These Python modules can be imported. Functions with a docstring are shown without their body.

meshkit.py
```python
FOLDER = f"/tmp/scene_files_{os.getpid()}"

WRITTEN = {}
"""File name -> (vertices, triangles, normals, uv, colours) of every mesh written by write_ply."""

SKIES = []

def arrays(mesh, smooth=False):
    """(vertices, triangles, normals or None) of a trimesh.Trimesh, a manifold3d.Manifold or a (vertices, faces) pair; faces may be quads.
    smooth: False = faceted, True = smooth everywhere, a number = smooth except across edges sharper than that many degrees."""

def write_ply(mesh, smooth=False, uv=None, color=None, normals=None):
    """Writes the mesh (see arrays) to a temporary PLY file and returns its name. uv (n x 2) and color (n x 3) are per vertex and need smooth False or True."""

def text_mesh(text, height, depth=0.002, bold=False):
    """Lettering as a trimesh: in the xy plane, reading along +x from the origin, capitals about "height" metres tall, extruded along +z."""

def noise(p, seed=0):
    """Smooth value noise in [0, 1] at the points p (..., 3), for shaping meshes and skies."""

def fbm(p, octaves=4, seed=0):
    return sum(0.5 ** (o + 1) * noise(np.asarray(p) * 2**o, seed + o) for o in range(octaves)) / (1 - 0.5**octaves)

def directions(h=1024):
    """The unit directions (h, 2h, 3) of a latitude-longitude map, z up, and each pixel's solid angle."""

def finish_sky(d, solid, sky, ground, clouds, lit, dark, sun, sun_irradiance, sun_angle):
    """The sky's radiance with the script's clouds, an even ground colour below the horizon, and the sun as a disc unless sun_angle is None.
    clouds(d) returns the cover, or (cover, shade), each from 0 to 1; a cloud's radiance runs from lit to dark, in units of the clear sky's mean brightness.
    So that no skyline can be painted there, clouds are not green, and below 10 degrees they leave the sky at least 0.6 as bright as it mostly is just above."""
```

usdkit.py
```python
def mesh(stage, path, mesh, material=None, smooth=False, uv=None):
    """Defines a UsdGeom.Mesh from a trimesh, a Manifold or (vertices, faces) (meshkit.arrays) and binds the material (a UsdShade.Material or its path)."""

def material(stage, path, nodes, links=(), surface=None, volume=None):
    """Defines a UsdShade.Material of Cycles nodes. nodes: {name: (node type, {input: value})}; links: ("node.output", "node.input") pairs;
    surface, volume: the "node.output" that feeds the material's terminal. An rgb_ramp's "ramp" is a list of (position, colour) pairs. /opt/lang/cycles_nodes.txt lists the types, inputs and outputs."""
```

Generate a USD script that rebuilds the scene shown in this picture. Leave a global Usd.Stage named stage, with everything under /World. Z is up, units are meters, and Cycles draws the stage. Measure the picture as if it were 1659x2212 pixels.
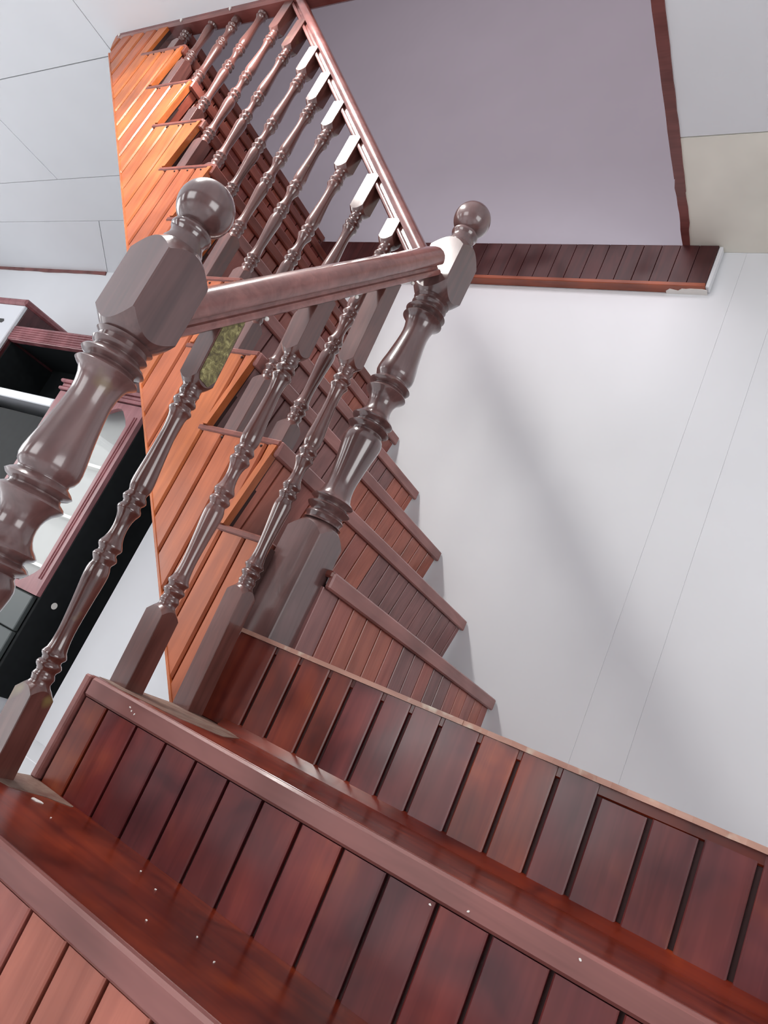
import math, random
import numpy as np, trimesh, manifold3d as m3, usdkit, meshkit
from shapely.geometry import Polygon, box as sbox, LineString
from shapely import affinity
from pxr import Usd, UsdGeom, UsdLux, UsdShade, Gf, Sdf, Vt

rng = random.Random(7)
S = 1.16                                    # survey units -> metres
stage = Usd.Stage.CreateInMemory()
UsdGeom.SetStageUpAxis(stage, 'Z'); UsdGeom.SetStageMetersPerUnit(stage, 1.0)
UsdGeom.Xform.Define(stage, '/World'); UsdGeom.Scope.Define(stage, '/World/Looks')

# ------------------------------------------------------------------ camera
RV = np.array([1.3464, -0.3679, 1.1905]); F_PX = 1575.47
CAM = np.array([0.56405, 0.48211, -0.03463])
def rodrigues(v):
    a = np.linalg.norm(v); k = v / a
    K = np.array([[0, -k[2], k[1]], [k[2], 0, -k[0]], [-k[1], k[0], 0]])
    return np.eye(3) + math.sin(a) * K + (1 - math.cos(a)) * K @ K
R = rodrigues(RV)
cam = UsdGeom.Camera.Define(stage, '/World/camera')
M = np.eye(4); M[0, :3] = R[0]; M[1, :3] = -R[1]; M[2, :3] = -R[2]; M[3, :3] = CAM * S
cam.AddTransformOp().Set(Gf.Matrix4d(*M.ravel().tolist()))
cam.CreateHorizontalApertureAttr(36.0); cam.CreateVerticalApertureAttr(48.0)
cam.CreateFocalLengthAttr(36.0 * F_PX / 1659); cam.CreateClippingRangeAttr((0.02, 100.0))
cam.CreateExposureAttr(0.2)

# ------------------------------------------------------------------ light
def rect_light(name, pos, target, w, h, power, color=(1, 1, 1)):
    L = UsdLux.RectLight.Define(stage, '/World/' + name)
    z = np.array(pos, float) - np.array(target, float); z /= np.linalg.norm(z)
    up = np.array([0, 0, 1.0]) if abs(z[2]) < .95 else np.array([1.0, 0, 0])
    x = np.cross(up, z); x /= np.linalg.norm(x); y = np.cross(z, x)
    m = np.eye(4); m[0, :3] = x; m[1, :3] = y; m[2, :3] = z; m[3, :3] = np.array(pos) * S
    L.AddTransformOp().Set(Gf.Matrix4d(*m.ravel().tolist()))
    L.CreateWidthAttr(w * S); L.CreateHeightAttr(h * S)
    L.CreateIntensityAttr(power); L.CreateColorAttr(Gf.Vec3f(*color))
    return L
rect_light('window_daylight', (-2.28, 2.25, .60), (1, 2.25, .5), 1.9, 1.4, 2.7, (0.985, 0.985, 1.0))
rect_light('window_daylight_001', (-2.28, 5.55, .60), (1, 5.4, .5), 1.2, 1.4, 2.5, (0.985, 0.985, 1.0))  # added fill through an unseen window, to brighten the ceiling
rect_light('window_daylight_002', (0.2, -1.78, .55), (0.2, 1, .45), 1.8, 1.4, 3.0, (0.985, 0.985, 1.0))  # added room fill from the unseen side behind the camera
rect_light('ceiling_lamp_light', (0.90, 2.152, 1.715), (0.90, 2.152, 0), .13, .80, 118.0, (1.0, 0.97, 0.93))
rect_light('window_daylight_003', (.2, 6.30, .55), (.3, 1, .4), 2.6, 1.5, 2.1, (0.985, 0.985, 1.0))
rect_light('upstairs_fill_light', (-.6, 2.0, 3.0), (2.5, 2.1, 2.5), 1.6, 1.0, 10.0, (1.0, 0.92, 0.96))  # added fill aimed at the upper wall; no fixture modelled
dome = UsdLux.DomeLight.Define(stage, '/World/sky'); dome.CreateIntensityAttr(0.6); dome.CreateColorAttr(Gf.Vec3f(1, 1, 1))

# ------------------------------------------------------------------ materials
def mat(name, nodes, links, surface):
    return usdkit.material(stage, '/World/Looks/' + name, nodes, links, surface=surface)

def wood(name, dark, light, rough=.3, coat=.8, coat_rough=.12, axis='z', grain=26, wear=None, spec=.5, bump=.0006, blotch=None):
    sc = {'z': (grain, grain, 1.6), 'y': (grain, 1.6, grain), 'x': (1.6, grain, grain)}[axis]
    n = {'tc': ('texture_coordinate', {}),
         'mp': ('mapping', {'scale': sc}),
         'n1': ('noise_texture', {'scale': 2.2, 'detail': 3.0, 'roughness': .65, 'distortion': .6}),
         'rp': ('rgb_ramp', {'ramp': [(.28, dark), (.75, light)]}),
         'n2': ('noise_texture', {'scale': 7.0, 'detail': 1.0}),
         'r2': ('rgb_ramp', {'ramp': [(.3, (.72, .68, .66)), (.7, (1.12, 1.1, 1.08))]}),
         'mx': ('mix', {'mix_type': 'multiply', 'fac': 1.0}),
         'rr': ('map_range', {'from_min': .3, 'from_max': .7, 'to_min': rough * .75, 'to_max': rough * 1.3}),
         'p': ('principled_bsdf', {'specular_ior_level': spec, **({'coat_weight': coat, 'coat_roughness': coat_rough} if coat >= .8 else {})})}
    if coat < .8: rough = rough * .85; n['rr'][1].update(to_min=rough * .75, to_max=rough * 1.3)
    l = [('tc.object', 'mp.vector'), ('mp.vector', 'n1.vector'), ('n1.fac', 'rp.fac'), ('tc.object', 'n2.vector'), ('n2.fac', 'r2.fac'),
         ('rp.color', 'mx.color1'), ('r2.color', 'mx.color2'), ('n2.fac', 'rr.value'), ('rr.result', 'p.roughness')]
    out = 'mx.color'
    if wear:
        col, lo, hi, s = wear
        n['n3'] = ('noise_texture', {'scale': s, 'detail': 3.0, 'roughness': .7})
        n['r3'] = ('rgb_ramp', {'ramp': [(lo, (0, 0, 0)), (hi, (1, 1, 1))]})
        n['m3'] = ('mix', {'color2': col})
        l += [('tc.object', 'n3.vector'), ('n3.fac', 'r3.fac'), ('r3.color', 'm3.fac'), (out, 'm3.color1')]
        out = 'm3.color'
    if blotch:                                  # old varnish: darker and more orange patches, grey dirt
        sc4, stops = blotch
        n['n4'] = ('noise_texture', {'scale': sc4, 'detail': 2.0, 'roughness': .6, 'distortion': .8})
        n['r4'] = ('rgb_ramp', {'ramp': stops})
        n['m4'] = ('mix', {'mix_type': 'multiply', 'fac': 1.0})
        l += [('tc.object', 'n4.vector'), ('n4.fac', 'r4.fac'), ('r4.color', 'm4.color2'), (out, 'm4.color1')]
        out = 'm4.color'
    l.append((out, 'p.base_color'))
    return mat(name, n, l, 'p.BSDF')

def paint(name, col, rough=.55, mott=.04, scale=3.0, spec=.4):
    c = np.array(col)
    n = {'tc': ('texture_coordinate', {}), 'n1': ('noise_texture', {'scale': scale, 'detail': 2.0}),
         'rp': ('rgb_ramp', {'ramp': [(.3, tuple(c * (1 - mott))), (.7, tuple(np.minimum(c * (1 + mott), 1)))]}),
         'p': ('principled_bsdf', {'roughness': rough, 'specular_ior_level': spec})}
    return mat(name, n, [('tc.object', 'n1.vector'), ('n1.fac', 'rp.fac'), ('rp.color', 'p.base_color')], 'p.BSDF')

def plain(name, col, rough=.4, coat=0., **k):
    return mat(name, {'p': ('principled_bsdf', {'base_color': col, 'roughness': rough, 'coat_weight': coat, **k})}, [], 'p.BSDF')

W_TURN = wood('turned_wood', (.066, .022, .018), (.152, .055, .045), .28, 1.0, .10, 'z', 20, wear=((.17, .12, .045), .69, .78, 9.0))
W_NEWEL = wood('newel_wood', (.090, .049, .048), (.165, .088, .085), .25, 1.0, .12, 'z', 16, wear=((.22, .17, .07), .66, .80, 7.0))
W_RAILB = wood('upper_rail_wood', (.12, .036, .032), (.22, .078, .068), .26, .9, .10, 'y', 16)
W_UTREAD = wood('upper_tread_wood', (.13, .036, .026), (.22, .064, .048), .36, .4, .2, 'x', 18)
W_RISU = [wood('shaded_riser_wood_a', (.15, .034, .028), (.26, .062, .050), .36, .4, .2, 'z', 22), wood('shaded_riser_wood_b', (.19, .042, .026), (.31, .075, .046), .36, .4, .2, 'z', 22)]  # darker copies for the upper steps; shade under the ceiling put into colour
W_RAIL = wood('rail_wood', (.17, .058, .052), (.29, .115, .100), .26, .9, .10, 'y', 16)
W_SPAN = [wood('side_plank_wood_a', (.32, .084, .026), (.50, .142, .042), .33, .55, .16, 'z', 22),
          wood('side_plank_wood_b', (.36, .092, .022), (.56, .158, .036), .33, .55, .16, 'z', 22),
          wood('side_plank_wood_c', (.30, .076, .030), (.46, .126, .048), .33, .55, .16, 'z', 22)]
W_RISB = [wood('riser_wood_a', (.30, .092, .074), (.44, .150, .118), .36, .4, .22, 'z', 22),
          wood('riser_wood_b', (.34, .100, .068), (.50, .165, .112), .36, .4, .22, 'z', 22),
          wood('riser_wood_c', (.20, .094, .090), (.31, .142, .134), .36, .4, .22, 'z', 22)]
W_RISA = [wood('near_riser_wood_a', (.130, .016, .016), (.220, .036, .032), .36, .35, .2, 'z', 20, blotch=(8.0, [(.30, (.50, .45, .60)), (.45, (.85, .85, .95)), (.58, (1.05, 1.05, 1.0)), (.72, (1.45, 1.75, 1.1))])),
          wood('near_riser_wood_b', (.15, .018, .010), (.255, .045, .020), .36, .35, .2, 'z', 20, blotch=(8.0, [(.30, (.50, .45, .60)), (.45, (.85, .85, .95)), (.58, (1.05, 1.05, 1.0)), (.72, (1.45, 1.75, 1.1))])),
          wood('near_riser_wood_c', (.105, .018, .019), (.180, .036, .036), .36, .35, .2, 'z', 20, blotch=(8.0, [(.30, (.50, .45, .60)), (.45, (.85, .85, .95)), (.58, (1.05, 1.05, 1.0)), (.72, (1.45, 1.75, 1.1))]))]
W_TREAD = wood('tread_wood', (.085, .006, .004), (.21, .028, .008), .36, .3, .24, 'y', 14, wear=((.24, .16, .12), .70, .82, 6.0), blotch=(8.0, [(.30, (.50, .45, .60)), (.45, (.85, .85, .95)), (.58, (1.05, 1.05, 1.0)), (.72, (1.45, 1.75, 1.1))]))
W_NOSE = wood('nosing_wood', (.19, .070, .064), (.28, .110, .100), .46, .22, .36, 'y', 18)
W_NOSEB = wood('upper_nosing_wood', (.26, .112, .102), (.36, .165, .150), .36, .45, .22, 'x', 18)
W_JOINT = plain('near_joint_board', (.055, .022, .021), .75)
W_DARK = plain('dark_backing_board', (.035, .010, .008), .7)  # dark board behind the planks, showing in their joints; also nail holes
W_TRIM = wood('trim_wood', (.14, .040, .036), (.22, .070, .062), .4, .3, .2, 'y', 16)
W_FASC = wood('fascia_wood', (.046, .012, .014), (.088, .022, .022), .42, .3, .25, 'z', 16)
W_FASC_EDGE = wood('lit_fascia_edge_wood', (.24, .055, .028), (.36, .095, .045), .45, .2, .25, 'y', 16)  # orange light on the underside is put into this brighter wood
P_WALL = paint('white_wall_paint', (.715, .728, .755), .5, .012)
P_BACK = paint('back_wall_paint', (.46, .46, .47), .6, .01)
P_CEIL = paint('ceiling_board_paint', (.75, .765, .79), .6, .012)
P_BEIGE = paint('bare_ceiling_board', (.79, .765, .68), .7, .06, 5.0)
P_LILAC = paint('lilac_wall_paint', (.445, .42, .475), .6, .02)
P_SEAM = plain('dark_seam_backing', (.10, .10, .11), .9)  # dark backing that shows through the ceiling board gaps
P_CHIP = plain('white_paint', (.80, .78, .74), .6)
M_FLOOR = plain('white_floor_tile', (.74, .75, .78), .12, .3)
M_GROUT = plain('tile_grout', (.5, .5, .5), .8)
C_BLACK = paint('black_laminate', (.0105, .0125, .0135), .5, .15, 30, .12)
C_RED = wood('cabinet_red', (.22, .075, .085), (.34, .13, .145), .3, .5, .15, 'z', 14)
C_REDD = wood('cabinet_dark_red', (.060, .018, .022), (.11, .035, .04), .35, .5, .15, 'z', 14)
C_WHITE = plain('cabinet_white', (.70, .72, .76), .22, .4)
C_GREY = plain('cabinet_grey_front', (.085, .10, .10), .4)
C_BACK = paint('cabinet_back_white', (.50, .50, .49), .6, .03)
C_EDGE = plain('glass_shelf_edge', (.9, .89, .84), .2)
C_SLOT = plain('handle_slot', (.02, .02, .02), .6)
M_GLASS = mat('clear_pane', {'t': ('transparent_bsdf', {'color': (.96, .97, .97)}), 'g': ('glossy_bsdf', {'color': (1, 1, 1), 'roughness': .02}), 'm': ('mix_closure', {'fac': .03})},
              [('t.BSDF', 'm.closure1'), ('g.BSDF', 'm.closure2')], 'm.closure')
M_PATCH = mat('worn_varnish', {'tc': ('texture_coordinate', {}), 'n': ('noise_texture', {'scale': 70.0, 'detail': 5.0, 'roughness': .7, 'distortion': 1.2}),
                               'r': ('rgb_ramp', {'ramp': [(.38, (.085, .065, .030)), (.52, (.19, .165, .06)), (.68, (.48, .44, .20))]}),
                               'p': ('principled_bsdf', {'roughness': .5})},
              [('tc.object', 'n.vector'), ('n.fac', 'r.fac'), ('r.color', 'p.base_color')], 'p.BSDF')
M_DUST = mat('dusty_tread', {'tc': ('texture_coordinate', {}), 'n': ('noise_texture', {'scale': 22.0, 'detail': 6.0, 'roughness': .7}),
                             'r': ('rgb_ramp', {'ramp': [(.35, (.11, .045, .033)), (.62, (.20, .135, .105))]}),
                             'p': ('principled_bsdf', {'roughness': .6})},
             [('tc.object', 'n.vector'), ('n.fac', 'r.fac'), ('r.color', 'p.base_color')], 'p.BSDF')
M_LAMP = mat('lamp_diffuser', {'e': ('emission', {'color': (1, .98, .95), 'strength': 3.0})}, [], 'e.emission')

# ------------------------------------------------------------------ object helpers
used = {}
def numbered(parent, name):
    k = used.get((parent, name), 0); used[(parent, name)] = k + 1
    return name if k == 0 else f'{name}_{k:03d}'
def tag(p, label=None, cat=None, group=None, kind=None):
    for k, v in (('label', label), ('category', cat), ('group', group), ('kind', kind)):
        if v: p.SetCustomDataByKey(k, v)
    return p
def thing(name, label=None, cat=None, group=None, kind=None):
    path = '/World/' + numbered('/World', name)
    return tag(UsdGeom.Xform.Define(stage, path).GetPrim(), label, cat, group, kind)
def obj(name, mesh, material, parent=None, smooth=False, **k):
    base = str(parent.GetPath()) if parent else '/World'
    path = base + '/' + numbered(base, name)
    v, f, _ = meshkit.arrays(mesh)
    mm = trimesh.Trimesh(np.asarray(v) * S, f, process=False)
    return tag(usdkit.mesh(stage, path, mm, material, smooth=smooth).GetPrim(), **k)

def hull(pts):
    return trimesh.Trimesh(np.asarray(pts, float)).convex_hull
def cbox(x0, x1, y0, y1, z0, z1, c=0.0):
    c = min(c, (x1 - x0) * .45, (y1 - y0) * .45, (z1 - z0) * .45)
    if c <= 0:
        b = trimesh.creation.box([x1 - x0, y1 - y0, z1 - z0]); b.apply_translation([(x0 + x1) / 2, (y0 + y1) / 2, (z0 + z1) / 2]); return b
    p = []
    for x, sx in ((x0, 1), (x1, -1)):
        for y, sy in ((y0, 1), (y1, -1)):
            for z, sz in ((z0, 1), (z1, -1)):
                p += [(x, y + sy * c, z + sz * c), (x + sx * c, y, z + sz * c), (x + sx * c, y + sy * c, z)]
    return hull(p)
def join(*ms):
    return trimesh.util.concatenate([m if isinstance(m, trimesh.Trimesh) else tm(m) for m in ms])
def tm(man):
    v, f, _ = meshkit.arrays(man); return trimesh.Trimesh(v, f, process=False)
def man(t):
    return m3.Manifold(m3.Mesh(np.asarray(t.vertices, np.float32), np.asarray(t.faces, np.uint32)))
def lathe(prof, n=40):                       # prof: (r, z) pairs upward, closed at both ends
    pr = np.array(prof, float); a = np.linspace(0, 2 * math.pi, n, endpoint=False)
    v = [np.stack([r * np.cos(a), r * np.sin(a), np.full(n, z)], 1) for r, z in pr]
    v = np.vstack(v + [[[0, 0, pr[0, 1]]], [[0, 0, pr[-1, 1]]]]); f = []
    for k in range(len(pr) - 1):
        for i in range(n):
            j = (i + 1) % n; p, q, r_, s = k * n + i, k * n + j, (k + 1) * n + j, (k + 1) * n + i
            f += [(p, q, r_), (p, r_, s)]
    b, t, m = len(v) - 2, len(v) - 1, (len(pr) - 1) * n
    for i in range(n):
        j = (i + 1) % n; f += [(b, j, i), (t, m + i, m + j)]
    return trimesh.Trimesh(v, np.array(f), process=False)
def extrude_x(poly, x0, x1):                  # shapely polygon in (y, z) -> prism along x
    out = []
    for g in getattr(poly, 'geoms', [poly]):
        if g.geom_type != 'Polygon' or g.area < 1e-7: continue
        t = trimesh.creation.extrude_polygon(g, x1 - x0, engine='earcut')
        v = np.array(t.vertices); t.vertices = np.stack([v[:, 2] + x0, v[:, 0], v[:, 1]], 1); out.append(t)
    return trimesh.util.concatenate(out) if out else None
def extrude_z(poly, z0, z1):
    out = []
    for g in getattr(poly, 'geoms', [poly]):
        if g.geom_type != 'Polygon' or g.area < 1e-7: continue
        t = trimesh.creation.extrude_polygon(g, z1 - z0, engine='earcut'); t.apply_translation([0, 0, z0]); out.append(t)
    return trimesh.util.concatenate(out) if out else None

# ------------------------------------------------------------------ surveyed dimensions
XO, W = 1.478, 2.498                          # open side and wall side of the upper flight
YB, G, RISE, RAKE = 1.2058, .1675, .18, .037
Z4, Z3, Z2, ZF = .028, -.120, -.262, -.555    # landing, near treads, floor
X4, X3, X2 = 1.490, 1.272, 1.090
YA = 1.292                                    # open end of the lower flight
H = 1.756                                     # ceiling
HX, HY0, HY1 = 1.520, 1.166, 3.00             # ceiling opening
PW = .0585

# ------------------------------------------------------------------ room shell
fl = thing('floor', kind='structure')
obj('grout', cbox(-2.3, 2.80, -1.8, 6.4, ZF - .06, ZF - .004), M_GROUT, fl)
for i in range(10):
    for j in range(16):
        x, y = -2.3 + i * .51, -1.8 + j * .51
        obj('tile', cbox(x + .002, min(x + .508, 2.80), y + .002, y + .508, ZF - .02, ZF, .002), M_FLOOR, fl)

wr = thing('wall_right', kind='structure')
for a, b in ((-1.8, .845), (.845, .973), (.973, 2.8)):
    obj('wall_panel', cbox(W, W + .24, a + .0002, b - .0002, ZF, H, .0006), P_WALL, wr)
obj('backing', cbox(W + .0012, W + .2, -1.8, 2.8, ZF, 1.78), P_WALL, wr)
obj('wall_far', cbox(2.745, 2.95, 2.8, 6.4, ZF, 1.77), P_WALL, None, kind='structure')
obj('wall_right_upper', join(cbox(W, W + .2, -1.8, 2.8, H, 3.9), cbox(W, W + .2, 2.8, 6.4, 1.81, 3.9)), P_LILAC, None, kind='structure')
def wall_with_window(name, n, axis, at, th, lo, hi, z1, w0, w1, wz0, wz1, label=None):
    wl = thing(name, kind='structure')
    def bx(a, b, c, d):
        return cbox(at, at + th, a, b, c, d) if axis == 'x' else cbox(a, b, at, at + th, c, d)
    for a, b, c, d in ((lo, w0, ZF, z1), (w1, hi, ZF, z1), (w0, w1, ZF, wz0), (w0, w1, wz1, z1)): obj('wall_section', bx(a, b, c, d), P_BACK, wl)
    wn = thing(n, kind='structure')
    t = .04
    mid = (w0 + w1) / 2
    for a, b, c, d in ((w0, w0 + t, wz0, wz1), (w1 - t, w1, wz0, wz1), (w0 + t, w1 - t, wz0, wz0 + t), (w0 + t, w1 - t, wz1 - t, wz1), (mid - t / 2, mid + t / 2, wz0 + t, wz1 - t)):
        p0 = at + th * .3
        obj('window_frame', cbox(p0, p0 + .04, a, b, c, d, .004) if axis == 'x' else cbox(a, b, p0, p0 + .04, c, d, .004), C_WHITE, wn)
wall_with_window('wall_left', 'window_1', 'x', -2.4, .1, -1.8, 3.4, 3.9, 1.3, 3.2, -.1, 1.3)
wall_with_window('wall_left_far', 'added_window_3', 'x', -2.4, .1, 3.4, 6.4, 3.9, 4.95, 6.15, -.1, 1.3)  # window here is unseen, added to let extra ceiling light in
wall_with_window('wall_back', 'window_4', 'y', 6.4, .1, -2.4, 2.9, 3.9, -1.1, 1.5, -.2, 1.3)
d1 = thing('door_1', kind='structure')
obj('dark_panel', cbox(-2.30, -2.26, 3.50, 4.70, ZF, 1.25, .004), C_REDD, d1)  # unseen dark panel, added to darken reflections in the near risers
wall_with_window('wall_front', 'added_window_2', 'y', -1.9, .1, -2.4, 2.9, 3.9, -.7, 1.1, -.15, 1.25)  # window here is unseen, added as opening for the front fill

# ceiling boards (2 x 4 ft sheets) with the stair opening cut out
hole = sbox(HX - .020, HY0 - .014, W + .3, HY1)
ce = thing('ceiling', kind='structure')
rows = [(-2.30, -1.58, 0), (-1.58, -1.06, .5), (-1.06, -.54, 0), (-.54, -.02, .5), (-.02, .50, 0), (.50, 1.02, .4), (1.02, 1.54, 0)]
gap = .0022
obj('ceiling_board', cbox(2.06 + gap, W + .1, -1.8, .0 - gap, H, H + .012), P_CEIL, ce)
obj('ceiling_board', extrude_z(sbox(2.06 + gap, gap, W + .1, 1.3).difference(hole), H, H + .012), P_BEIGE, ce)
obj('ceiling_board', extrude_z(Polygon([(2.335 + gap, 2.9), (2.76, 2.9), (2.76, 4.590), (2.335 + gap, 4.168)]).difference(hole), H, H + .012), P_CEIL, ce)
obj('ceiling_board', extrude_z(Polygon([(2.335 + gap, 4.174), (2.76, 4.596), (2.76, 6.4), (2.335 + gap, 6.4)]), H, H + .012), P_CEIL, ce)
obj('ceiling_board', extrude_z(sbox(2.06 + gap, 2.6, 2.335 - gap, 6.4).difference(hole), H, H + .012), P_CEIL, ce)
for a, b in ((4.18, 5.25), (5.25, 6.4), (2.6, 4.18), (-.3, 1.5), (-1.8, -.3)):
    obj('ceiling_board', extrude_z(sbox(1.54 + gap, a + gap, 2.06 - gap, b - gap).difference(hole), H, H + .012), P_CEIL, ce)
for x0, x1, off in rows:
    y = -1.8 - (1.07 - (.9 if off == 0 else off))
    if abs(x0 - 1.02) < 1e-6 or off == 0: y = 3.104 - 5 * 1.07
    while y < 6.4:
        a, b = max(y, -1.8), min(y + 1.07, 6.4)
        if b - a > .02:
            poly = sbox(x0 + gap, a + gap, x1 - gap, b - gap).difference(hole)
            mm = extrude_z(poly, H, H + .012)
            if mm is not None:
                obj('ceiling_board', mm, P_CEIL, ce)
        y += 1.07
obj('backing', extrude_z(sbox(-2.3, -1.8, 2.76, 6.4).difference(hole.buffer(.002)), H + .012, H + .03), P_SEAM, ce)
# upstairs: floor deck, roof
obj('floor_upper', extrude_z(sbox(-2.3, -1.8, W, 6.4).difference(sbox(HX - .001, HY0, W + .1, 2.80)), H + .03, 1.80), W_TREAD, None, kind='structure')
obj('ceiling_upper', cbox(-2.4, 2.9, -1.9, 6.5, 3.9, 4.0), P_BACK, None, kind='structure')

# ------------------------------------------------------------------ trims
def ragged(p0, p1, amp, step, seed, side):     # jittered edge from p0 to p1
    p0, p1 = np.array(p0), np.array(p1); d = p1 - p0; L = np.linalg.norm(d); d /= L; nrm = np.array([-d[1], d[0]]) * side
    r = random.Random(seed); n = max(2, int(L / step))
    return [tuple(p0 + d * L * k / n + nrm * (r.random() * amp if 0 < k < n else 0)) for k in range(n + 1)]
# timber fascia on the wall, under the opening
t1 = thing('trim_1', kind='structure')
FX = W - .034
obj('backing', cbox(FX + .008, W - .001, 1.052, 2.74, 1.592, 1.752), W_DARK, t1)
y = 1.052
while y < 2.70:
    b = min(y + PW, 2.74)
    obj('plank', cbox(FX, FX + .014, y + .0006, b - .0006, 1.600, 1.752, .0010), W_FASC, t1); y = b
edge = ragged((FX - .004, 1.052), (FX - .004, 2.74), .0, .05, 1, 1)
obj('bottom_edge', cbox(FX - .004, W - .001, 1.052, 2.74, 1.585, 1.600, .002), W_FASC_EDGE, t1)
obj('plaster_end', cbox(FX + .004, W - .001, 1.040, 1.052, 1.590, 1.752, .002), P_WALL, t1, label='white plaster end')
poly = Polygon(ragged((W - .020, 1.045), (W - .012, 1.17), .010, .012, 5, 1) + [(W, 1.17), (W, 1.045)])
obj('plaster_smear', extrude_z(poly, 1.5830, 1.5856), P_CHIP, t1, label='white plaster smear')
# batten along the left edge of the opening and the painted batten across its near end
obj('trim_2', join(cbox(1.4735, 1.524, HY0 - .03, HY1 + .012, H - .020, H + .05, .007)), W_TRIM, None, kind='structure', smooth=40)
for k, (yy, q) in enumerate([(2.99, .005), (2.66, .005), (2.43, .005), (2.10, .004)]):
    m = trimesh.creation.icosphere(1, q); m.apply_scale([1, .5, 1.4]); obj('paint_drip', m.apply_translation([1.473, yy, H - .010]), P_CHIP, t1)
outer = ragged((HX - .034, HY0 - .030), (W - .25, HY0 - .030), .0015, .03, 11, -1) + ragged((W - .25, HY0 - .028), (W - .002, HY0 - .022), .006, .03, 13, -1)
inner = ragged((W - .002, HY0 - .004), (W - .3, HY0 - .003), .005, .03, 12, -1) + ragged((W - .3, HY0 - .001), (HX - .034, HY0), .0015, .04, 14, -1)
obj('trim_3', extrude_z(Polygon(outer + inner).buffer(0), H - .004, H + .045), W_TRIM, None, kind='structure')
a = ragged((2.744, 4.583), (2.744, 6.4), .0, .1, 3, 1)
pts = [(4.575, H - .026)] + [(yy, H - .028 + .008 * meshkit.noise(np.array([yy * 9, 0, 0]))) for yy in np.arange(4.6, 6.4, .03)] + [(6.4, H - .001), (4.585, H - .001)]
obj('trim_4', extrude_x(Polygon(pts), 2.739, 2.745), W_TRIM, None, kind='structure')

# ------------------------------------------------------------------ stairs
def plank_x(y0, y1, x_top, x_bot, z0, z1, th=.012, c=.0016):      # vertical plank facing -x
    p = []
    for z, x in ((z0, x_bot), (z1, x_top)):
        p += [(x, y0 + c, z), (x, y1 - c, z), (x + c, y0, z), (x + c, y1, z), (x + th, y0, z), (x + th, y1, z)]
    return hull(p)
def plank_y(x0, x1, y_top, y_bot, z0, z1, th=.012, c=.0012):       # vertical plank facing -y
    p = []
    for z, y in ((z0, y_bot), (z1, y_top)):
        p += [(x0 + c, y, z), (x1 - c, y, z), (x0, y + c, z), (x1, y + c, z), (x0, y + th, z), (x1, y + th, z)]
    return hull(p)
YEND = -.35
lower = thing('lower_staircase', 'near dark red wooden steps with vertical plank risers across the bottom of the picture', 'stairs')
def lower_step(x, z, x_back, zb, first_left, corner=True, nose=.026, mats=W_RISA):
    obj('tread', cbox(x + .002, x_back + .03, YEND, YA, z - nose, z, .003), W_TREAD, lower)
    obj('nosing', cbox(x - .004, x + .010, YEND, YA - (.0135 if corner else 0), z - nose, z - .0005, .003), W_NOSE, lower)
    rs = obj('riser', cbox(x + .0075, x + .024, YEND, YA - .003, zb, z - nose), W_JOINT, lower)
    if corner:
        obj('corner_post', cbox(x - .005, x + .02, YA - .0115, YA + .0005, zb, z - .0005, .002), W_NOSE, rs)
    y = YA - .014 if corner else YA
    k = 0
    widths = first_left
    while y > YEND + .03:
        w = widths[k] if k < len(widths) else PW - .002 + rng.uniform(-.003, .003)
        m = plank_x(y - w + .0022, y - .0022, x, x + .002, zb, z - nose - .0012)
        obj('plank', m, rng.choice(mats), rs); y -= w; k += 1
lower_step(X3, Z3, X4, Z2, [.048, .060])
lower_step(X2, Z2, X3, ZF, [.05], mats=W_RISB)  # paler planks here: bounced light is put into the wood colour
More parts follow.
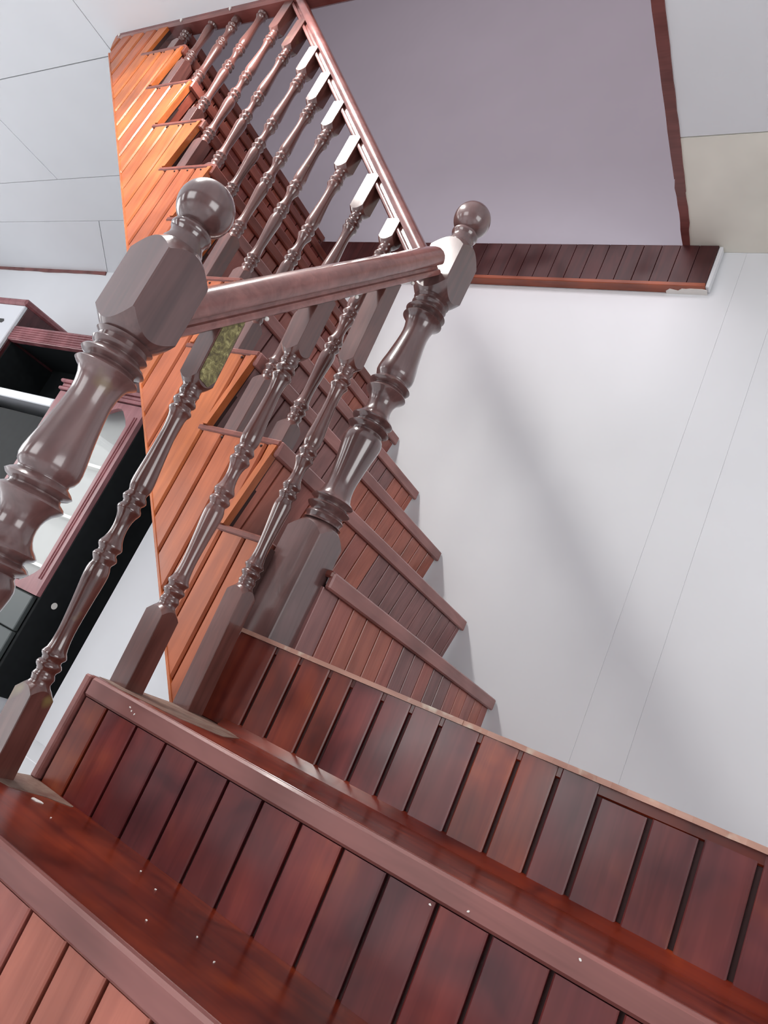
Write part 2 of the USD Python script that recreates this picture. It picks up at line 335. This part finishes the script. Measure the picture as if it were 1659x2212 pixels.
# landing and its face
YL = 1.276
obj('landing', cbox(X4 + .002, W - .002, YEND, 1.226, Z4 - .020, Z4 - .001, .002), W_TREAD, lower)
rs = obj('riser', cbox(X4 + .0055, X4 + .022, YEND, YL, Z3, Z4 - .002), W_JOINT, lower)
ys = [YL, 1.190, 1.140, 1.082, 1.040, .985, .938, .890, .832, .776, .724, .672, .613, .558, .500, .44]
while ys[-1] > YEND + .06: ys.append(ys[-1] - PW)
for a, b in zip(ys[:-1], ys[1:]):
    lowr = .012 if b < .56 else .004 * rng.random()
    obj('plank', plank_x(b + .0030, a - .0030, X4 - .001, X4 - .001, Z3 + .001, Z4 - (.0072 if b > .62 else .0075 + .014 * rng.random()), .012, .0018), rng.choice(W_RISA), rs)
poly = [(X4 - .004, YL)]
pts_front = ragged((YL, X4 - .004), (.86, X4 - .004), .0015, .03, 21, 1) + ragged((.86, X4 - .003), (YEND, X4 - .003), .006, .018, 22, 1)
obj('edge_strip', extrude_z(Polygon([(p[1], p[0]) for p in pts_front] + [(X4 + .012, YEND), (X4 + .012, YL)]).buffer(0), Z4 - .0068, Z4), wood('worn_lit_edge_wood', (.34, .17, .13), (.52, .31, .24), .5, .1, .3, 'y', 16, wear=((.55, .48, .38), .58, .70, 14.0)), lower, label='worn chipped landing edge, colour lightened for caught light')  # worn edge; the light it catches is also put into the paler colour
# grime strip where the landing face meets the tread, dust near the balusters
obj('cove_strip', hull([(X4 - .020, YEND, Z3), (X4 - .020, YL - .06, Z3), (X4 + .002, YEND, Z3 + .014), (X4 + .002, YL - .05, Z3 + .014), (X4 + .002, YEND, Z3), (X4 + .002, YL - .05, Z3)]), W_TREAD, lower)
dp = Polygon([(X3 + .03, YA - .002), (X4 - .02, YA - .002), (X4 - .018, YL - .06), (X3 + .17, 1.16), (X3 + .10, 1.13), (X3 + .05, 1.16), (X3 + .02, 1.235)]).buffer(.012)
obj('dust_patch', extrude_z(dp.intersection(sbox(X3, 0, X4, YA - .001)), Z3, Z3 + .0006), M_DUST, lower, label='pale dust patch')
dp = Polygon([(X2 + .09, YA), (X3 - .004, YA), (X3 - .006, 1.20), (X3 - .03, 1.22), (X2 + .11, 1.235)]).buffer(.004)
obj('dust_patch', extrude_z(dp.intersection(sbox(X2, 0, X3, YA - .001)), Z2, Z2 + .0006), M_DUST, lower, label='pale dust patch')
def fleck(x, y, z, r, seed, normal='z'):
    q = random.Random(seed); n = 9
    pg = Polygon([(r * (.6 + .6 * q.random()) * math.cos(t) * 1.5, r * (.6 + .5 * q.random()) * math.sin(t)) for t in np.linspace(0, 2 * math.pi, n, endpoint=False)])
    if normal == 'z': return extrude_z(affinity.translate(affinity.rotate(pg, seed * 37), x, y), z, z + .0008)
    return extrude_x(affinity.translate(affinity.rotate(pg, seed * 37), y, z), x - .0008, x)
obj('paint_fleck', fleck(1.216, 1.198, Z2, .0055, 3), P_CHIP, lower, label='white paint fleck on tread')
for k, (x, y) in enumerate([(1.20, 1.15), (1.19, .90), (1.15, .93), (1.22, .99), (1.235, 1.03), (1.17, .86)]):
    obj('paint_fleck', fleck(x, y, Z2, .0009, k + 10), P_CHIP, lower)
for k, (y, z) in enumerate([(1.19, -.131), (1.185, -.134), (1.178, -.136), (.70, -.139), (.735, -.150), (.60, -.128)]):
    obj('paint_fleck', fleck(X3 - .004, y, z, .0010, k + 30, 'x'), P_CHIP, lower)

upper = thing('upper_staircase', 'straight flight of plank-sided wooden stairs rising along the white wall to the ceiling opening', 'stairs')
def yT(i): return YB + (i - 1) * G
TH, NB = .013, .032
for i in range(1, 11):
    z = i * RISE; zb = Z4 if i == 1 else (i - 1) * RISE
    y = yT(i)
    yb = yT(i + 1) + RAKE + .02 if i < 10 else y + .10
    xl = 1.566 if i == 1 else XO if i < 10 else HX
    if i == 1: obj('tread', cbox(XO - .002, 1.600, 1.306, yb, z - TH, z, .003), W_UTREAD, upper)
    obj('tread', cbox(xl - .002, W - .003, y + .004, yb, z - TH, z, .003), W_UTREAD, upper)
    obj('nosing', cbox(xl + .001, W - .006, y, y + .012, z - NB, z - .001, .003), W_NOSEB if i < 6 else W_UTREAD, upper)  # upper nosings use darker wood, shade put into the colour
    rake = .010 if i == 1 else RAKE
    rs = obj('riser', hull([(x, yy, zz) for x in (xl + (.016 if i > 1 else 0), W - .02) for yy, zz in ((y + .022, z - NB + .01), (y + .03, z - NB + .01), (y + rake + .012, zb), (y + rake + .022, zb))]), W_DARK, upper)
    x = xl + .014 if i > 1 else xl
    first = [.030, .058][i % 2]
    k = 0
    while x < W - .012:
        w = first if k == 0 else PW + rng.uniform(-.003, .003)
        x1 = min(x + w, W - .010)
        if W - .010 - x1 < .02: x1 = W - .010
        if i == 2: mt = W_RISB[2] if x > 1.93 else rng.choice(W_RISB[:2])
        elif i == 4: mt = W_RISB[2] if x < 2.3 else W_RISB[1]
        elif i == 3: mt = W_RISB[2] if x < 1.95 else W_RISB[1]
        elif i >= 6: mt = rng.choice(W_RISU)  # darkened wood replaces real shade on the upper risers
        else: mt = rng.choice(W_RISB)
        obj('plank', plank_y(x + .0022, x1 - .0022, y + .012, y + rake, zb, z - NB + .001), mt, rs); x = x1; k += 1

# plank cladding of the open side
def soff(y): return 1.0746 * (y - 1.440)
saw = [(1.292, -.20), (1.292, RISE - TH)]
for i in range(1, 11):
    zb = Z4 if i == 1 else (i - 1) * RISE - TH
    rk = .012 if i == 1 else RAKE
    if i == 1: continue
    saw += [(yT(i) + rk, zb), (yT(i) + .010, i * RISE - TH if i < 10 else H - .0005)]
saw += [(3.022, H - .0005), (3.010, 1.716), (2.985, soff(2.985)), (1.292, soff(1.292))]
saw = Polygon(saw[1:]).buffer(0)
sp = obj('side_board', extrude_x(saw.buffer(-.0005), XO + .009, XO + .022), W_DARK, upper)
lines = [1.292]
while lines[-1] < 3.05: lines.append(lines[-1] + .0605 + rng.uniform(-.004, .004))
def rk(y): return max(0.0, min(1.0, (y - 1.75) / 1.0)) * .105 + .0
def line_y(y, z, zc): return y - rk(y) * (z - zc)
for a, b in zip(lines[:-1], lines[1:]):
    zc = soff((a + b) / 2) + .1
    za, zb_ = zc - 1.0, zc + 1.2
    gp = .0016
    ya0, ya1, yb0, yb1 = line_y(a, za, zc) + gp, line_y(a, zb_, zc) + gp, line_y(b, za, zc) - gp, line_y(b, zb_, zc) - gp
    strip = Polygon([(ya0, za), (yb0, za), (yb1, zb_), (ya1, zb_)])
    poly = saw.intersection(strip)
    for g in getattr(poly, 'geoms', [poly]):
        if g.geom_type != 'Polygon' or g.area < 2e-5: continue
        e = extrude_x(g, XO, XO + .010)
        c = .0045
        wedge = hull([(XO - .0005, ya0 + c, za), (XO - .0005, yb0 - c, za), (XO - .0005, ya1 + c, zb_), (XO - .0005, yb1 - c, zb_),
                      (XO + c, ya0 - .0005, za), (XO + c, yb0 + .0005, za), (XO + c, ya1 - .0005, zb_), (XO + c, yb1 + .0005, zb_),
                      (XO + .02, ya0 - .0005, za), (XO + .02, yb0 + .0005, za), (XO + .02, ya1 - .0005, zb_), (XO + .02, yb1 + .0005, zb_)])
        r = tm(man(e) ^ man(wedge))
        if len(r.faces): obj('plank', r, rng.choice(W_SPAN), sp)
# thin return strip along each riser edge on the open side, and nail holes
p = []
for yy in (1.292, 2.985):
    for dz in (-.004, .003):
        for x in (XO - .0015, XO + .024): p.append((x, yy, soff(yy) + dz))
obj('soffit_batten', hull(p), W_SPAN[0], sp)
for i in range(2, 10):
    z0, z1 = (i - 1) * RISE, i * RISE - TH
    p = []
    for dy in (0, .013):
        for zz, yy in ((z0, yT(i) + RAKE - .003), (z1, yT(i) + .010 - .003)):
            for x in (XO - .004, XO + .012): p.append((x, yy + dy, zz))
    obj('edge_batten', hull(p), W_SPAN[0], sp)
    for k in range(3):
        yy = yT(i) + .045 + k * .052
        obj('nail_hole', trimesh.creation.icosphere(1, .0028).apply_translation([XO, yy, i * RISE - TH - .006]), W_DARK, sp)

# ------------------------------------------------------------------ turned work
HALF = [(0, .0150), (.004, .0128), (.008, .0136), (.011, .0146), (.014, .0138), (.017, .0122), (.020, .0128), (.0235, .0156), (.0265, .0166), (.0295, .0152), (.032, .0126),
        (.035, .0130), (.038, .0156), (.0405, .0164), (.0435, .0150), (.047, .0130), (.054, .0117), (.063, .0109), (.072, .0106), (.082, .0108), (.095, .0114), (.110, .0123),
        (.125, .0133), (.140, .0145), (.150, .0151), (.157, .0151), (.163, .0142), (.167, .0126), (.170, .0126), (.174, .0152), (.1775, .0166), (.181, .0153), (.184, .0126),
        (.187, .0128), (.191, .0156), (.194, .0163), (.1975, .0150), (.202, .0127), (.208, .0110), (.214, .0101), (.2205, .0098)]
def turned(L, kr, z0):
    k = L / .441; h = [(r * kr, z0 + d * k) for d, r in HALF]
    return h + [(r, z0 + L - (z - z0)) for r, z in h[-2::-1]]
def block(a, z0, z1, lo=True, hi=True, sh=.75):       # square block with lathe-cut shoulders
    d = a * 1.5; b = trimesh.creation.box([2 * a, 2 * a, z1 - z0]); b.apply_translation([0, 0, (z0 + z1) / 2])
    pr = []
    rr = a * .80; hgt = a * sh
    if lo: pr += [(rr, z0), (a * 1.0, z0 + hgt * .28), (a * 1.2, z0 + hgt * .62), (d, z0 + hgt * 1.15)]
    else: pr += [(d, z0)]
    if hi: pr += [(d, z1 - hgt * 1.15), (a * 1.2, z1 - hgt * .62), (a * 1.0, z1 - hgt * .28), (rr, z1)]
    else: pr += [(d, z1)]
    cut = man(lathe(pr, 56))
    c = a * .05
    sq = m3.CrossSection([[(-a, -a + c), (-a + c, -a), (a - c, -a), (a, -a + c), (a, a - c), (a - c, a), (-a + c, a), (-a, a - c)]]).extrude(z1 - z0).translate((0, 0, z0))
    return tm(sq ^ cut)
def place(m, base, top=None):                   # z in the mesh is absolute; shear so the axis runs from base (x, y) at zb to top (x, y) at zt
    v = np.array(m.vertices)
    if top is None: off = np.tile(np.array(base[:2]), (len(v), 1))
    else:
        t = ((v[:, 2] - base[2]) / (top[2] - base[2]))[:, None]; off = np.array(base[:2]) * (1 - t) + np.array(top[:2]) * t
    m = m.copy(); v[:, :2] += off; m.vertices = v; return m

def newel(name, label, base, top, zshift, zfloor):
    t = thing(name, label, 'newel post', )
    a = .0380; dz = zshift
    b = (*base, zfloor); tp = (*top, .954 + dz)
    obj('base_block', place(block(a, zfloor, .253 + dz, False, True), b, tp), W_NEWEL, t, smooth=35)
    obj('turned_shaft', place(lathe(turned(.491, 2.42, .253 + dz), 64), b, tp), W_NEWEL, t, smooth=50)
    obj('top_block', place(block(a, .744 + dz, .884 + dz), b, tp), W_NEWEL, t, smooth=35)
    z = .884 + dz
    neck = [(.0285, z - .004), (.0275, z + .006), (.0235, z + .014), (.0235, z + .022), (.0262, z + .026), (.0275, z + .030), (.0262, z + .034), (.021, z + .037), (.019, z + .044)]
    obj('neck', place(lathe(neck, 56), b, tp), W_NEWEL, t, smooth=50)
    th = np.linspace(-math.pi / 2, math.pi / 2, 29)
    ball = [(max(.0375 * math.cos(q), .0004), .954 + dz + .0375 * math.sin(q)) for q in th]
    obj('ball_finial', place(lathe(ball, 56), b, tp), W_NEWEL, t, smooth=True)
    return t
newel('newel_post', 'large dark ball-topped newel post in the left foreground', (1.051, 1.26), (1.041, 1.26), -.489, ZF)
newel('newel_post', 'ball-topped newel post on the landing corner where both handrails meet', (1.540, 1.262), (1.547, 1.262), -.006, Z4)

def baluster(label, base, top, z0, z1, zt, zb, patch=False, a=.0178):   # z0,z1: turned part; zt: top of the upper block
    t = thing('baluster', label, 'baluster')
    b, tp = (*base, z0), (*top, z1)
    obj('base_block', place(block(a, zb, z0 + .001, False, True), b, tp), W_TURN, t, smooth=35)
    obj('turned_shaft', place(lathe(turned(z1 - z0, 1.0, z0), 40), b, tp), W_TURN, t, smooth=50)
    obj('top_block', place(block(a, z1 - .001, zt, True, False), b, tp), W_TURN, t, smooth=35)
    if patch:
        pg = affinity.translate(Polygon([(-.015, .0), (-.010, -.008), (.008, -.010), (.0155, .004), (.0150, .06), (.0155, .12), (-.0150, .12), (-.0155, .06)]), 0, 0)
        e = trimesh.creation.extrude_polygon(pg, .0009, engine='earcut'); v = np.array(e.vertices)
        e.vertices = np.stack([v[:, 0], -a - v[:, 2], v[:, 1] + z1 + .016], 1)
        obj('worn_patch', place(e, b, tp), M_PATCH, t, label='yellow-green bare patch on the upper block')
    return t
# lower balustrade (axis positions surveyed on the line y = 1.28)
def railA_bot(x): return .321 + 1.135 * (x - 1.112)
LA = [((1.196, 1.275), (1.172, 1.275), -.151, .279, Z2), ((1.323, 1.275), (1.306, 1.275), .001, .430, Z3), ((1.452, 1.275), (1.432, 1.275), .084, .500, Z3)]
labs = ['foreground baluster beside the big newel post, with a yellow-green worn patch under the rail',
        'middle of the three balusters under the short lower handrail', 'baluster just left of the landing newel post, on the same tread as the middle one']
for k, (b, t, z0, z1, zb) in enumerate(LA):
    baluster(labs[k], b, t, z0, z1, railA_bot(t[0] - .006) + .012, zb, patch=(k == 0))
# upper balustrade
BX = 1.502
def railB_bot(y): return .905 + 1.087 * (y - 1.42)
yk = [1.398, 1.516, 1.630, 1.746, 1.852, 1.959, 2.081, 2.190, 2.303, 2.415, 2.527, 2.638]
zk = [.837, .921, 1.049, 1.186, 1.285, 1.409, 1.525, 1.622, 1.755, 1.870, 1.99, 2.105]
ordn = ['first', 'second', 'third', 'fourth', 'fifth', 'sixth', 'seventh', 'eighth', 'ninth', 'tenth', 'eleventh', 'twelfth']
for k, (y, z1) in enumerate(zip(yk, zk)):
    i = int((y - .0178 - YB) / G) + 1
    zb = i * RISE
    z0 = max(z1 - .428, zb + .016)
    baluster(f'{ordn[k]} turned baluster up the upper flight, counted from the landing newel post', (BX, y + .003), (BX, y - .002), z0, z1, railB_bot(y) + .012, zb)

# ------------------------------------------------------------------ handrails
def rail(name, label, p0, p1, m_wood, hw=.0260, hh=.0440):    # moulded section (across, up)
    sec = [(-.40, 0), (.40, 0), (.62, .05), (.66, .14), (.62, .22), (.40, .25), (.40, .37), (.82, .40), (.92, .46), (.98, .56), (1.0, .70), (.90, .84), (.66, .95), (.32, 1.0),
           (-.32, 1.0), (-.66, .95), (-.90, .84), (-1.0, .70), (-.98, .56), (-.92, .46), (-.82, .40), (-.40, .37), (-.40, .25), (-.62, .22), (-.66, .14), (-.62, .05)]
    p0, p1 = np.array(p0, float), np.array(p1, float); d = p1 - p0; d /= np.linalg.norm(d)
    s = np.cross(d, [0, 0, 1]); s /= np.linalg.norm(s); u = np.cross(s, d); n = len(sec)
    v = np.array([p + s * a * hw + u * b * hh for p in (p0, p1) for a, b in sec])
    f = []
    for k in range(n):
        j = (k + 1) % n; f += [(k, j, n + j), (k, n + j, n + k)]
    c = Polygon(sec)
    t2, tri = trimesh.creation.triangulate_polygon(c, engine='earcut')
    idx = [int(np.argmin(((np.array(sec) - q) ** 2).sum(1))) for q in t2]
    for a, b, e in tri:
        f += [(idx[a], idx[e], idx[b]), (n + idx[a], n + idx[b], n + idx[e])]
    m = trimesh.Trimesh(v, np.array(f), process=False); trimesh.repair.fix_normals(m)
    t = thing(name, label, 'handrail')
    obj('moulded_rail', m, m_wood, t, smooth=32)
    return t
rl = rail('handrail', 'short reddish moulded handrail between the big newel and the landing newel', (1.074, 1.262, railA_bot(1.074)), (1.512, 1.262, railA_bot(1.512)), W_RAIL, .0285, .0535)
for x in (1.19, 1.33, 1.44):
    obj('paint_fleck', trimesh.creation.icosphere(1, .0035).apply_translation([x + .012, 1.246, railA_bot(x + .012) - .002]), P_CHIP, rl)
rail('handrail', 'long moulded handrail sloping up the upper flight into the ceiling opening', (BX + .002, 1.298, railB_bot(1.298)), (BX + .002, 2.78, railB_bot(2.78)), W_RAILB)

# ------------------------------------------------------------------ wall unit behind the stairs
wu = thing('wall_unit', 'dark red and black display cabinet with glass door against the far white wall', 'cabinet')
cx, cb = 2.315, 2.715
y0, y1 = 2.943, 3.56
obj('plinth', cbox(cx + .012, cb, y0 + .004, 4.80, ZF, -.477), C_WHITE, wu)
obj('side_panel', cbox(cx + .020, cb, y0, y0 + .016, -.477, .735, .002), C_BLACK, wu)
obj('back_panel', cbox(cx + .075, cx + .09, y0 + .016, y1, -.10, .735), C_BACK, wu)
obj('carcass', join(cbox(cx + .03, cb, y0 + .016, y1, -.477, -.105), cbox(2.54, cb, y0 + .016, y1, -.105, .735), cbox(cx + .03, 2.54, y1 - .016, y1, -.105, .735)), C_BLACK, wu)
# door with ogee-cut top and bottom rails
oz0, oz1 = -.100, .735
dl, dr = y0 + .004, y1 - .002
ya, yb2 = dl + .062, dr - .062
def ogee(z, s):
    mid = (ya + yb2) / 2; q = []
    for t in np.linspace(0, 1, 25):
        yy = ya + (yb2 - ya) * t; e = min(t, 1 - t) * 2
        h = .075 - .05 * max(0, min(1, (e - .06) / .25)) + (.045 * math.sin(min(1, max(0, (e - .45) / .55)) * math.pi / 2))
        if e < .06: h = .095
        q.append((yy, z + s * h))
    return q
opening = Polygon(ogee(oz0, 1) + ogee(oz1, -1)[::-1]).buffer(0)
door = obj('door', extrude_x(sbox(dl, oz0, dr, oz1).difference(opening), cx, cx + .020), C_RED, wu)
obj('pane', cbox(cx + .008, cx + .012, ya - .01, yb2 + .01, oz0 + .02, oz1 - .02), M_GLASS, door)
for s in (dl + .022, dl + .036):
    obj('bead', cbox(cx - .004, cx + .002, s, s + .006, oz0 + .06, oz1 - .05, .002), C_RED, door)
for z in (.445, .215, .0):
    obj('shelf', cbox(cx + .028, cx + .075, y0 + .018, y1 - .018, z, z + .012), C_EDGE, wu, label='pale glass shelf')
for a, b in ((-.245, -.106), (-.387, -.250), (-.477, -.392)):
    obj('drawer', cbox(cx + .004, cx + .026, y0 + .026, y1, a, b, .003), C_GREY, wu)
obj('cornice', join(cbox(cx - .012, cb, y0 - .006, y1 + .01, .740, .756, .004), cbox(cx - .004, cb, y0 - .002, y1 + .004, .756, .775, .004), cbox(cx - .018, cb, y0 - .012, y1 + .016, .775, .792, .005)), C_RED, wu)
obj('upper_body', cbox(cx + .05, cb, y0 + .01, y1 - .04, .792, .955), C_REDD, wu)
pr = [(4.225, 0)]
prof = [(cx + .03, .955), (cx, .955)]
for k in range(6):
    za = .957 + k * .0128; prof += [(cx - .001, za), (cx - .006, za + .003), (cx - .006, za + .0085), (cx - .001, za + .0115)]
prof += [(cx, 1.037), (cx + .03, 1.037)]
pp = Polygon([(z, x) for x, z in prof])
t = trimesh.creation.extrude_polygon(pp, 4.228 - 2.99, engine='earcut'); v = np.array(t.vertices)
t.vertices = np.stack([v[:, 1], v[:, 2] + 2.99, v[:, 0]], 1); trimesh.repair.fix_normals(t)
obj('fluted_rail', t, C_RED, wu)
obj('niche_back', cbox(2.60, cb, y1, 4.23, -.477, 1.0), C_BLACK, wu)
obj('niche_top', cbox(cx + .03, cb, 2.99, 4.23, .965, 1.03), C_BLACK, wu)
obj('niche_side', cbox(cx + .02, cb, 4.218, 4.229, -.477, .950), C_BLACK, wu)
obj('niche_shelf', cbox(cx, 2.60, y1 + .002, 4.228, .648, .690, .004), C_WHITE, wu)
obj('lower_black_panel', cbox(cx + .03, cx + .05, y1 + .002, 4.228, -.477, .600), C_BLACK, wu)
obj('tower_side', cbox(cx + .002, cb, 4.230, 4.246, -.477, 1.150, .002), C_REDD, wu)
obj('tower_front', cbox(2.296, cx + .002, 4.232, 4.80, -.477, 1.150, .004), C_WHITE, wu, label='white tower door')
obj('tower_body', cbox(cx + .002, cb, 4.246, 4.80, -.477, 1.150), C_REDD, wu)
obj('tower_cornice', cbox(2.284, cb, 4.222, 4.82, 1.150, 1.186, .010), C_RED, wu)
sl = hull([(2.295, 4.40 + a, 1.045 + b) for a, b in ((-.06, -.012), (.06, -.012), (-.06, .012), (.06, .012), (-.072, 0), (.072, 0))] + [(2.297, 4.40 + a, 1.045 + b) for a, b in ((-.06, -.012), (.06, -.012), (-.06, .012), (.06, .012), (-.072, 0), (.072, 0))])
obj('handle_slot', sl, C_SLOT, wu, label='dark handle slot')
st = trimesh.creation.cylinder(.013, .0012, sections=20); st.apply_transform(trimesh.transformations.rotation_matrix(math.pi / 2, [1, 0, 0])); 
tag(obj('sticker', st.apply_translation([2.405, y0 - .0006, -.108]), P_CHIP), 'small round white sticker on the black cabinet side', 'sticker')

# ------------------------------------------------------------------ ceiling lamp that lights the stair (just above the picture)
lp = thing('ceiling_lamp', 'flat white ceiling lamp beside the stair opening', 'lamp')
obj('lamp_housing', cbox(.48, 1.32, 2.08, 2.225, H - .022, H, .006), C_WHITE, lp)
obj('lamp_diffuser', cbox(.50, 1.30, 2.10, 2.205, H - .032, H - .022, .003), M_LAMP, lp)
